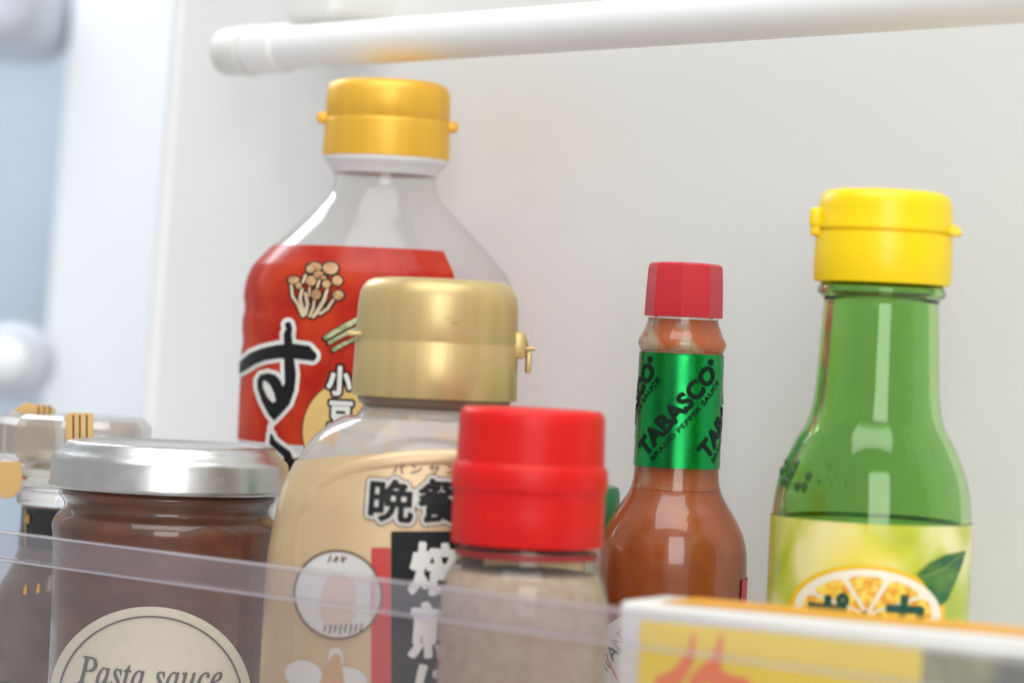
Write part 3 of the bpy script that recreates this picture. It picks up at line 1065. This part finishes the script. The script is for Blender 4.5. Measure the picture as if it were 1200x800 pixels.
# red edge of the tall label on the right flank
fl = round_surf(body_o[:-1], 'wrap', S.r(87.5))
m_redl = plastic('magenta_red_label', srgb(190, 40, 62), rough=0.4)
a0_ = 1.16 * S.r(87.5)
decal('side_label', sd_loops([[(a0_, 0.006), (a0_ + 0.03, 0.006), (a0_ + 0.03, S.z(672)), (a0_, S.z(672))]]), (a0_ - 0.001, 0.004, a0_ + 0.031, S.z(670)), 0.0006, fl, 0.0003, m_redl, t)

# ================================================================== green lemon juice bottle
m_yel = plastic('yellow_cap_plastic', srgb(250, 214, 4), rough=0.33, var=0.02, spec=0.4, sss=0.15)
m_green = glass('green_glass', (0.48, 0.76, 0.31), rough=0.04)
m_gdot = glass('refraction_dark_glass', (0.10, 0.30, 0.10), rough=0.05)  # deeper tint stands in for the dark refraction in the dots
m_juice = plastic('cloudy_juice', (0.66, 0.74, 0.40), rough=0.5)
S = Spot(1026, 500, 0.684)
t = empty('lemon_juice_bottle', S.loc, S.rz)
tag(t, 'green glass bottle with a yellow flip cap and a lemon picture label', 'bottle')
po = smoothp(S.prof([(330, 70), (336, 72.5), (341, 75), (346, 74), (349, 70), (353, 67.5), (370, 68), (400, 69.5), (440, 71.5), (470, 74), (490, 78), (503, 83.5), (518, 92), (535, 100), (552, 107), (572, 112.5), (595, 115.5), (620, 116.5), (650, 116.5)]), 4)
th = 0.0022
body_o = po + [(S.r(116.5), 0.010), (S.r(113), 0.004), (S.r(100), 0.001), (0, 0.001)]
body_i = [(0, 0.006), (S.r(100), 0.007), (S.r(116.5) - th, 0.014)] + [(r - th, z) for r, z in po][::-1]
bm = bmesh.new()
add_lathe(bm, body_o[::-1] + body_i[::-1], 96)
# raised glass dots on the shoulder
ss = round_surf(po)
dots = [(153, 200), (127, 247), (205, 205), (178, 255), (160, 235), (272, 262), (135, 300), (158, 305), (212, 318), (250, 318), (375, 215), (400, 258), (460, 305), (318, 296), (378, 298)]
DD = S.Y - 0.016
for i, (x, y) in enumerate(dots):
    lx, lz = S.loc2(890 + x / 4.615, 500 + y / 4.615, S.Y - (0.008 if i < 10 else 0.016))
    lx = max(-S.r(108), lx)
    p = Vector(ss(lx, lz, 0.0001))
    rr_ = 0.0011 if i < 10 else 0.0008
    dbm = bmesh.new()
    bmesh.ops.create_icosphere(dbm, subdivisions=2, radius=rr_, matrix=Matrix.Translation(p) @ Matrix.Diagonal((0.8, 0.8, 1.25, 1)))
    bm_link('raised_dot', dbm, m_gdot if i < 10 else m_green, t)
bm_link('bottle_body', bm, m_green, t)
zj = S.z(612)
pj = [(r - th * 0.8, z) for r, z in po if z <= zj]
lathe('juice', [(0, zj), (pj[0][0] - 0.0002, zj)] + pj + [(S.r(116.5) - th * 0.8, 0.012), (0, 0.0065)], m_juice, t, cap=False)
cap = lathe('cap', S.prof([(332, 66), (332.5, 79), (329, 80.3), (300, 80.8), (282, 80), (274, 78.6), (273, 76.5), (271.5, 76.5), (271, 80), (268, 80.6), (264, 79.2), (245, 78), (236, 76.5), (229, 73), (225.5, 67), (224, 58), (223.5, 0)]), m_yel, t, cap=False, smooth=45)
bm = bmesh.new()
quads_prism(bm, [Vector((S.r(a), -0.006, S.z(y))) for a, y in ((70, 262), (80.5, 261), (86, 265), (90.5, 270), (90, 273), (84, 273.5), (70, 273))], Vector((0, 0.012, 0)))
bmesh.ops.bevel(bm, geom=bm.edges[:], offset=0.0004, segments=2, affect='EDGES')
bm_link('cap_tab', bm, m_yel, cap)
bm = bmesh.new()
add_box(bm, (-S.r(80), -0.002, S.z(259)), (0.0030, 0.008, 0.0048), None, 0.0010, 3)
add_box(bm, (-S.r(79), -0.002, S.z(273)), (0.0028, 0.007, 0.0030), None, 0.0008, 3)
bm_link('cap_hinge', bm, m_yel, cap)

# picture label, colour only: soft blotches of yellow, lime and pale green
m, tt, b = nodes('lemon_label_print')
n, l = tt.nodes, tt.links
tc = n.new('ShaderNodeTexCoord')
mp = n.new('ShaderNodeMapping'); mp.inputs['Scale'].default_value = (1, 1, 0.7)
l.new(tc.outputs['Object'], mp.inputs[0])
nz = n.new('ShaderNodeTexNoise'); nz.inputs['Scale'].default_value = 55; nz.inputs['Detail'].default_value = 1.5; nz.inputs['Distortion'].default_value = 0.8
l.new(mp.outputs[0], nz.inputs['Vector'])
cpr = n.new('ShaderNodeValToRGB')
els = cpr.color_ramp.elements
els[0].position = 0.30; els[0].color = (*srgb(150, 172, 90), 1)
els[1].position = 0.72; els[1].color = (*srgb(236, 228, 180), 1)
for pos, c in ((0.42, (176, 190, 40)), (0.50, (196, 202, 90)), (0.60, (226, 222, 150))):
    e_ = els.new(pos); e_.color = (*srgb(*c), 1)
l.new(nz.outputs[0], cpr.inputs[0])
# yellow glow printed in the middle of the label
sx = n.new('ShaderNodeVectorMath'); sx.operation = 'DISTANCE'
sx.inputs[1].default_value = (-0.002, -0.0236, S.z(660))
l.new(tc.outputs['Object'], sx.inputs[0])
mrg = n.new('ShaderNodeMapRange'); mrg.inputs['From Min'].default_value = 0.003; mrg.inputs['From Max'].default_value = 0.016; mrg.inputs['To Min'].default_value = 0.8; mrg.inputs['To Max'].default_value = 0.0
l.new(sx.outputs['Value'], mrg.inputs[0])
mx = n.new('ShaderNodeMix'); mx.data_type = 'RGBA'
mx.inputs[7].default_value = (*srgb(232, 212, 40), 1)
l.new(mrg.outputs[0], mx.inputs[0]); l.new(cpr.outputs[0], mx.inputs[6])
l.new(mx.outputs[2], b.inputs['Base Color'])
b.inputs['Roughness'].default_value = 0.3
b.inputs['Coat Weight'].default_value = 0.3
m_lemlab = m
zt = S.z(607)
bm = bmesh.new()
add_lathe(bm, [(float(np.interp(z, [p[1] for p in po][::-1], [p[0] for p in po][::-1])) + 0.0003, z) for z in (zt, S.z(620), S.z(635), S.z(650), 0.03, 0.012)], 96)
label = bm_link('label', bm, m_lemlab, t)
sfl = round_surf(body_o[:-1])
DD = S.Y - 0.022
L = lambda px, py: S.loc2(px, py, DD)
k1 = DD / F
m_rind = plastic('lemon_rind_ink', srgb(238, 190, 20), rough=0.3)
m_pith = plastic('lemon_pith_ink', srgb(238, 230, 210), rough=0.3)
m_pulp = two_tone('lemon_pulp_ink', srgb(226, 150, 20), srgb(246, 214, 90), 500, 0.4, 0.62, rough=0.3)
m_leaf = two_tone('lemon_leaf_ink', srgb(30, 92, 50), srgb(96, 140, 50), 160, 0.35, 0.75, rough=0.3, stretch=(1, 1, 2))
m_logo = plastic('logo_green_ink', srgb(20, 74, 58), rough=0.3)
cx, cz = L(1016, 718)
bbz = bbp(915, 650, 1115, 790)
decal('lemon_slice', sd_disc(cx, cz, 92 * k1, 57 * k1), bbz, 0.00035, sfl, 0.0005, m_rind, label)
decal('lemon_slice', sd_disc(cx, cz, 86 * k1, 52 * k1), bbz, 0.00035, sfl, 0.00062, m_pith, label)
segs = []
for i in range(9):
    a = math.pi * 2 * (i + 0.3) / 9
    da = math.pi / 9 * 0.86
    pl_ = [(cx + 6 * k1 * math.cos(a), cz + 4 * k1 * math.sin(a))]
    for q in range(7):
        b_ = a - da + 2 * da * q / 6
        rr_ = 0.97 if 0 < q < 6 else 0.92
        pl_.append((cx + 78 * k1 * rr_ * math.cos(b_), cz + 45 * k1 * rr_ * math.sin(b_)))
    segs.append(sd_loops([pl_]))
decal('lemon_slice', sd_union(*segs), bbz, 0.0003, sfl, 0.00075, m_pulp, label)
lf = [L(1074, 672), L(1088, 660), L(1108, 651), L(1133, 648), L(1128, 664), L(1120, 684), L(1110, 704), L(1100, 712), L(1090, 694)]
decal('leaf', sd_loops([lf]), bbp(1065, 640, 1140, 720), 0.0003, sfl, 0.0006, m_leaf, label)
decal('leaf', sd_stroke([(*L(1080, 676), 1.0 * k1), (*L(1104, 668), 1.2 * k1), (*L(1130, 650), 0.6 * k1)]), bbp(1065, 640, 1140, 720), 0.0002, sfl, 0.00072, plastic('leaf_vein_ink', srgb(150, 175, 90), 0.3), label)
lg = sd_union(*[sd_loops(word(c, x, y, w, h, -0.03, L, k1)) for c, x, y, w, h in (('ポ', 944, 748, 46, 56), ('ッ', 996, 748, 34, 34), ('カ', 1036, 750, 42, 54))])
decal('lettering', sd_grow(lg, 2.0 * k1), bbp(930, 675, 1090, 760), 0.00025, sfl, 0.0010, m_logo, label)

# ================================================================== pasta sauce jar with the silver lid
m_lid = plastic('silver_lid_metal', (0.62, 0.62, 0.61), rough=0.30, metal=1.0, var=0.02, scale=200)
m_jglass = clear('jar_glass', tint=(0.95, 0.95, 0.94), haze=0.02, rough=0.07)
m_pasta = two_tone('brown_pasta_sauce', srgb(84, 40, 20), srgb(124, 64, 34), 55, 0.38, 0.72, rough=0.35, stretch=(1, 1, 3.0), bump=0.06, bscale=160)
m_sticker = plastic('cream_sticker_paper', srgb(228, 222, 200), rough=0.6, var=0.03, scale=500, bump=0.15, bscale=900)
m_gk = plastic('grey_ink', srgb(92, 94, 94), rough=0.5)
S = Spot(199, 560, 0.755)
t = empty('glass_jar', S.loc, S.rz)
tag(t, 'glass jar of brown sauce with silver screw lid and round cream sticker', 'jar')
po = smoothp(S.prof([(566, 124), (574, 125), (579, 128), (584, 126), (590, 122), (596, 121), (601, 124), (607, 130), (616, 134.5), (632, 133), (660, 132), (800, 132)]), 4)
lathe('jar_body', (po + [(S.r(132), 0.007), (S.r(128), 0.002), (S.r(118), 0.001), (0, 0.001)])[::-1], m_jglass, t, cap=False)
lathe('sauce', [(0, S.z(570))] + [(r - 0.0009, z) for r, z in po if z < S.z(569)] + [(S.r(131) - 0.0009, 0.008), (0, 0.004)], m_pasta, t, cap=False)
lid = lathe('lid', S.prof([(570, 128), (572, 134), (573, 138.5), (571, 140.5), (567, 140), (563, 138.6), (541, 138), (537, 136), (533.5, 132), (530, 127.5), (526, 124), (521, 121), (519, 116), (519, 112), (521.5, 108), (522.5, 100), (522.5, 0)]), m_lid, t, cap=False, smooth=60)
sj = round_surf(po + [(S.r(132), 0.004)])
DD = S.Y - 0.022
L = lambda px, py: S.loc2(px, py, DD)
k1 = DD / F
cx, cz = L(176, 826)
bbj = (cx - 124 * k1, cz - 124 * k1, cx + 124 * k1, cz + 124 * k1)
# paper disc, wrapped over the jar
stk = decal('sticker', sd_disc(cx, cz, 119.5 * k1), bbj, 0.0006, sj, 0.0005, m_sticker, t)
decal('border', sd_ring(cx, cz, 108 * k1, 2.2 * k1), bbj, 0.00025, sj, 0.00075, m_gk, stk)
lp = move_loops(text_loops('𝑃𝑎𝑠𝑡𝑎 𝑠𝑎𝑢𝑐𝑒', 33 * k1, 168 * k1), RAD(-0.6), *L(91, 799))
decal('lettering', sd_grow(sd_loops(lp), 0.0001), loops_box(lp, 0.0006), 0.00016, sj, 0.00075, m_gk, stk)

# ================================================================== bottle with the faceted crystal stopper
m_cryst = clear('crystal_plastic', tint=(0.90, 0.885, 0.865), haze=0.16, hazecol=(0.80, 0.76, 0.71), rough=0.10, refl=2.2)
m_neckg = glass('clear_neck_plastic', (0.975, 0.97, 0.965), rough=0.08, ior=1.45)
m_gold = plastic('gold_ribbon', srgb(196, 158, 100), rough=0.4, metal=0.4, var=0.03)
m_blab = plastic('black_label_paper', (0.016, 0.02, 0.02), rough=0.25, coat=0.3)
m_dark = plastic('dark_bottle_glass', (0.10, 0.066, 0.055), rough=0.15, coat=0.5)
S = Spot(83, 580, 0.80)
t = empty('stoppered_bottle', S.loc, S.rz)
tag(t, 'bottle with a clear faceted stopper, gold ribbon and black neck label behind the jar', 'bottle')
bm = bmesh.new()
add_lathe(bm, S.prof([(548, 60), (546, 74), (540, 84), (532, 92), (498, 92), (490, 86), (486, 78), (486, 0)])[:], 10)
bmesh.ops.rotate(bm, verts=bm.verts[:], cent=(0, 0, 0), matrix=Matrix.Rotation(RAD(9), 3, 'Z'))
bot = [v for v in bm.verts if abs(v.co.z - S.z(548)) < 1e-5]
bm.faces.new(bot) if len(bot) == 10 else None
r2 = add_lathe(bm, S.prof([(543, 0), (543, 60), (539, 72), (531, 79), (500, 79), (492, 73), (491, 0)])[:], 10)
bmesh.ops.rotate(bm, verts=[v for q_ in r2 for v in q_], cent=(0, 0, 0), matrix=Matrix.Rotation(RAD(9), 3, 'Z'))
stp = bm_link('stopper', bm, m_cryst, t, smooth=12)
lathe('collar', S.prof([(549, 40), (549, 59), (551, 62.5), (556, 62.5), (557, 61), (559, 61), (560, 62.5), (566, 62), (570, 60), (570, 40)]), m_cream, t, cap=False)
lathe('neck_glass', S.prof([(571, 0), (571, 57), (576, 57.5), (581, 62), (586, 63.5), (591, 61), (592.5, 57), (592.5, 0)]), m_neckg, t, cap=False)
lathe('bottle_body', smoothp(S.prof([(593, 54), (600, 55.5), (640, 58), (665, 66), (690, 80), (720, 90), (760, 94)]), 4) + [(S.r(94), 0.005), (S.r(88), 0.001), (0, 0.001)], m_dark, t, cap=False)
lab = lathe('neck_label', S.prof([(595, 56.6), (618, 57.2), (640, 58.8)]), m_blab, t, cap=False)
sn = round_surf(S.prof([(590, 56.6), (640, 58.8)]))
DD = S.Y - 0.011
L = lambda px, py: S.loc2(px, py, DD)
k1 = DD / F
lk = sd_loops(word('級', 28, 613, 7, 11, 0, L, k1))
decal('lettering', sd_grow(lk, 0.25 * k1), (L(26, 616)[0], L(26, 616)[1], L(38, 598)[0], L(26, 598)[1]), 0.00012, sn, 0.0004, m_gold, lab)
decal('lettering', sd_stroke([(*L(30, 594), 1.6 * k1), (*L(30, 640), 1.6 * k1)]), (L(24, 640)[0], S.z(639), L(34, 594)[0], S.z(597)), 0.00016, sn, 0.0004, m_gold, lab)
decal('mark', sd_union(sd_stroke([(*L(24, 559), 3 * k1), (*L(31, 560), 2.4 * k1)]), sd_disc(*L(23, 559), 2.2 * k1)), (L(20, 564)[0], L(20, 564)[1], L(36, 553)[0], L(20, 553)[1]), 0.00012, round_surf(S.prof([(540, 62.6), (570, 62.6)])), 0.0003, m_redink, t)
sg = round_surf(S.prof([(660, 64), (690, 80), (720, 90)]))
for gx, gy in ((31, 688), (46, 686)):  # gold strokes painted on the body as reflected glints
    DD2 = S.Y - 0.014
    decal('painted_glint', sd_stroke([(*S.loc2(gx, gy - 3, DD2), 0.0005), (*S.loc2(gx - 1, gy + 5, DD2), 0.0009)]), (S.loc2(gx - 5, gy, DD2)[0], S.loc2(gx, gy + 9, DD2)[1], S.loc2(gx + 5, gy, DD2)[0], S.loc2(gx, gy - 8, DD2)[1]), 0.00015, sg, 0.0004, plastic('glint_paint', srgb(230, 170, 50), rough=0.3, metal=0.3), t)
# gold ribbon band: front piece over the stopper, rear piece standing above it, end drooping at the lower left
rb_ = empty('gold_ribbon', S.loc, S.rz)
tag(rb_, 'gold ribbon with dark stripes tied over the clear faceted stopper', 'ribbon')
DF = S.Y - S.r(92)
LF = lambda px, py: S.loc2(px, py, DF)
def plate(name, pix, D, y, thick, mat, par):
    bm = bmesh.new()
    pts = [S.loc2(px, py, D) for px, py in pix]
    quads_prism(bm, [Vector((x, y, z)) for x, z in pts], Vector((0, thick, 0)))
    bmesh.ops.bevel(bm, geom=bm.edges[:], offset=0.00015, segments=1, affect='EDGES')
    return bm_link(name, bm, mat, par)
m_stripe = plastic('dark_stripe', (0.03, 0.018, 0.01), rough=0.4)
yf = -S.r(93.5) - 0.0008
fr = plate('band', [(77, 548), (77, 486), (84, 483), (109, 484), (109, 548)], DF, yf, 0.0006, m_gold, rb_)
for x0 in (85, 92.5, 100.5):
    plate('stripe', [(x0, 547), (x0, 485.5), (x0 + 2, 485.5), (x0 + 2, 547)], DF, yf - 0.0002, 0.0003, m_stripe, fr)
yb_ = S.r(97)
DB = S.Y + yb_
bk = plate('band', [(12, 541), (14, 482), (22, 477), (31, 471), (40, 473), (60, 475), (65, 479), (66, 541)], DB, yb_, 0.0006, m_gold, rb_)
for x0 in (45.5, 52, 58):
    plate('stripe', [(x0, 482), (x0 - 1, 474.5), (x0 + 1.2, 474.8), (x0 + 2.2, 482)], DB, yb_ - 0.0002, 0.0003, m_stripe, bk)
plate('ribbon_end', [(-14, 540), (26, 540), (27, 556), (25, 574), (16, 582), (4, 583), (-6, 572), (-14, 560)], S.Y - S.r(66), -S.r(66), 0.0008, m_gold, rb_)

# ================================================================== carton lying in front on the right
m_cw = plastic('white_carton', (0.80, 0.79, 0.75), rough=0.45, var=0.02, scale=60)
m_cy = plastic('yellow_carton_ink', (1.0, 0.74, 0.02), rough=0.45, var=0.03, scale=60)
m_co = plastic('orange_carton_ink', srgb(230, 160, 20), rough=0.4, var=0.04, scale=60)
m_cph = two_tone('food_photo_print', srgb(80, 84, 74), srgb(170, 172, 112), 60, 0.42, 0.66, rough=0.4, dist=0.6)
m_cr = plastic('red_carton_ink', (1.0, 0.20, 0.045), rough=0.4)
th2 = RAD(29)
dx_ = Vector((math.cos(th2), -math.sin(th2), 0))
p0 = at(726, 703, 0.600)
HB = p0.z
bx_ = empty('carton', (p0.x, p0.y, 0), -th2)
tag(bx_, 'white-edged yellow carton with an orange top, out of focus at bottom right', 'carton')
LB, DBX = 0.15, 0.021
box('carton_body', (LB / 2, DBX / 2, HB / 2), (LB, DBX, HB), m_cw, bx_, None, 0.0012, 3)
def face(name, x0, z0, x1, z1, mat, y=-0.00025):
    bm = bmesh.new()
    v = [bm.verts.new(p) for p in ((x0, y, z0), (x1, y, z0), (x1, y, z1), (x0, y, z1))]
    bm.faces.new(v)
    return bm_link(name, bm, mat, bx_, smooth=0)
yp = face('front_panel', 0.0052, 0.002, 0.068, HB - 0.0036, m_cy)
face('photo_panel', 0.068, 0.002, LB - 0.003, HB - 0.0036, m_cph)
bm = bmesh.new()
v = [bm.verts.new(p) for p in ((0.0085, 0.0012, HB + 0.00025), (LB - 0.003, 0.0012, HB + 0.00025), (LB - 0.003, DBX - 0.001, HB + 0.00025), (0.0085, DBX - 0.001, HB + 0.00025))]
bm.faces.new(v)
bm_link('top_panel', bm, m_co, bx_, smooth=0)
flat = lambda x, z, off: (x, -off, z)
q = lambda px, py: ((px - 735) * 0.000196 + 0.0016, HB - (py - 703 - (px - 735) * 0.094) * 0.000182)
stx = sd_union(sd_stroke([(*q(818, 742), 0.0008), (*q(814, 768), 0.0022), (*q(800, 790), 0.0034), (*q(782, 797), 0.0030)]),
               sd_stroke([(*q(850, 742), 0.0008), (*q(846, 768), 0.0024), (*q(838, 786), 0.0040), (*q(858, 796), 0.0036), (*q(880, 798), 0.0028)]),
               sd_stroke([(*q(822, 796), 0.0030), (*q(834, 784), 0.0034)]))
decal('mark', stx, (0.008, 0.015, 0.040, HB - 0.005), 0.0004, flat, 0.0005, m_cr, yp)
